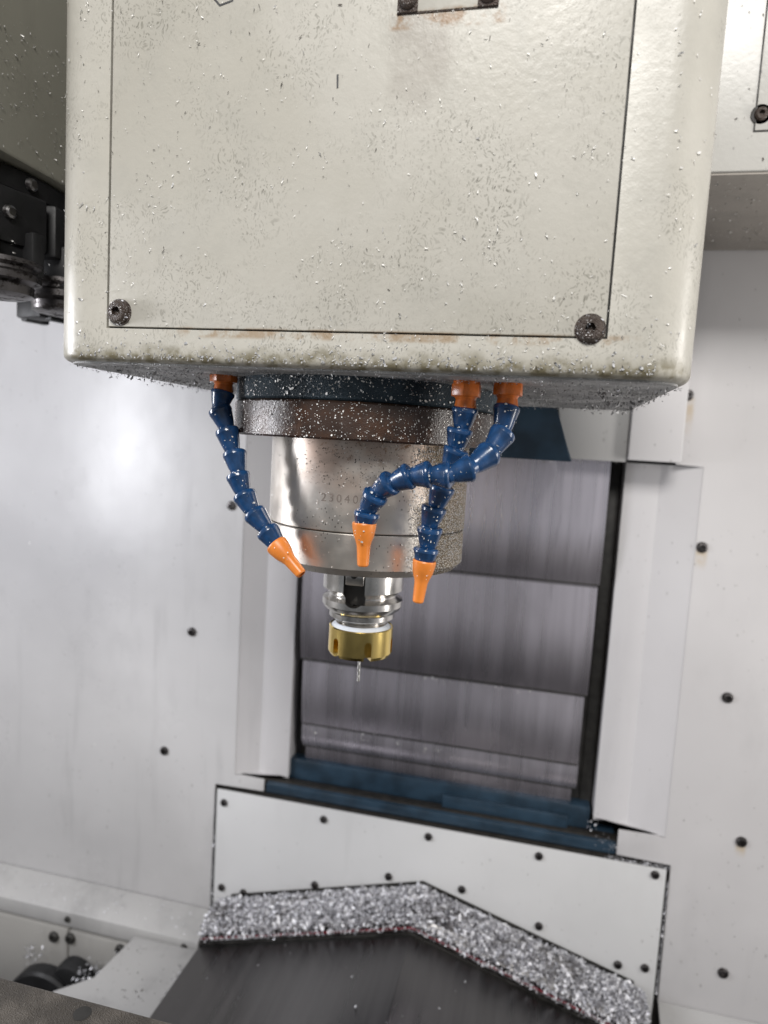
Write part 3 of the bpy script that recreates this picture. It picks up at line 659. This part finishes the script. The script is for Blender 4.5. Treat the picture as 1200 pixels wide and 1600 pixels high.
# shutter lips, jamb foot, apron gap, left guard, bed
def line_chips(label, n, x0, x1, y, z0, z1, jit, size, mat='chip'):
    t = U(0, 1, n); cl = np.clip(t+rng.normal(0, .02, n), 0, 1)
    p = np.stack([x0+(x1-x0)*cl, np.full(n, y)+U(-.001, .001, n), z0+(z1-z0)*cl+rng.normal(0, jit, n)], 1)
    return chips(label, chips_me(p, rep((0, -1, 0), n), size, free=True), mat)
line_chips('chips caught on the second sheet lip', 46, -.34, .05, 1.009, -.354, -.354, .002, (.002, .0045), 'chipw')
line_chips('chips caught on the third sheet lip', 44, -.34, -.10, 1.016, -.4655, -.4655, .003, (.002, .0045), 'chipw')
line_chips('chips along the top edge of the sliding sheets', 50, -.05, .105, 1.002, -.010, -.010, .002, (.002, .004), 'chipw')
line_chips('chips clogging the right gap of the apron plate', 240, .2225, .2225, .9985, -.60, -.78, .002, (.002, .004))
line_chips('chips clogging the left gap of the apron plate', 160, -.4825, -.4825, .9985, -.60, -.79, .0015, (.0018, .0035))
line_chips('chips lying along the top right edge of the apron plate', 170, .135, .222, .9975, -.580, -.580, .002, (.002, .004))
line_chips('chips in the corner of the blue ledge', 45, .105, .155, .998, -.535, -.570, .006, (.002, .004))
n = 160; p = np.stack([U(-.480, -.466, n)+rng.normal(0, .004, n), U(.84, .91, n), -.8315+np.abs(rng.normal(0, .004, n))], 1)
chips('small heap of chips on the grey wing guard', chips_me(p, rep((0, 0, 1), n), (.003, .006), free=True))
n = 60; p = np.stack([U(-.59, -.47, n), U(.80, .93, n), np.full(n, -.8316)], 1)
chips('stray chips over the grey wing guard', chips_me(p, rep((0, 0, 1), n), (.0015, .004)), 'chipd')
n = 190; p = np.stack([U(-.66, -.60, n), U(.86, .93, n), -.90+np.abs(rng.normal(0, .02, n))], 1)
chips('dim heap of chips beside the black wheel', chips_me(p, rep((0, 0, 1), n), (.004, .008), free=True))
n = 130; p = np.stack([U(-.9, -.5, n), U(.952, .99, n), np.zeros(n)], 1); p[:, 2] = -.8225+(p[:, 1]-.95)*.485+.001
chips('few chips lying on the left rail', chips_me(p, rep((0, -.4, 1), n), (.0015, .004)), 'chip')
n = 60; p = np.stack([U(-.80, -.76, n), U(.92, .945, n), -.90+rng.normal(0, .015, n)], 1)
chips('few chips above the black wheel', chips_me(p, rep((0, 0, 1), n), (.003, .006), free=True))
n = 110; p = np.stack([MC[0]+.198+U(-.03, .006, n), U(.44, .56, n), U(.112, .142, n)], 1)
chips('chips along the lower edge of the black carousel', chips_me(p, rep((1, 0, 0), n), (.001, .004), free=True), 'chipw')
n = 220; p = np.stack([np.full(n, -.4195), U(.44, .56, n), U(.205, .31, n)], 1)
chips('flecks on the greenish magazine cover', chips_me(p, rep((1, 0, 0), n), (.001, .003)), 'chipw')
n = 160; p = np.stack([U(.12, .25, n), U(.75, .98, n), np.full(n, .2744)], 1)
chips('flecks under the canopy box', chips_me(p, rep((0, 0, -1), n), (.002, .005)), 'chipw')
n = 90; p = np.stack([U(.10, .26, n), np.full(n, .7385), U(.28, .46, n)], 1)
chips('specks on the front of the canopy box', chips_me(p, rep(NF, n), (.0008, .003)), 'chipd')
n = 120; p = np.stack([U(.23, .42, n), np.full(n, .9995), U(-.75, .25, n)], 1)
chips('stray flecks on the right wall', chips_me(p, rep(NF, n), (.001, .003)), 'chipd')
n = 190; p = np.stack([U(-.98, -.46, n), np.full(n, .9995), U(-.78, .20, n)], 1)
chips('stray flecks on the left wall', chips_me(p, rep(NF, n), (.001, .003)), 'chipw')
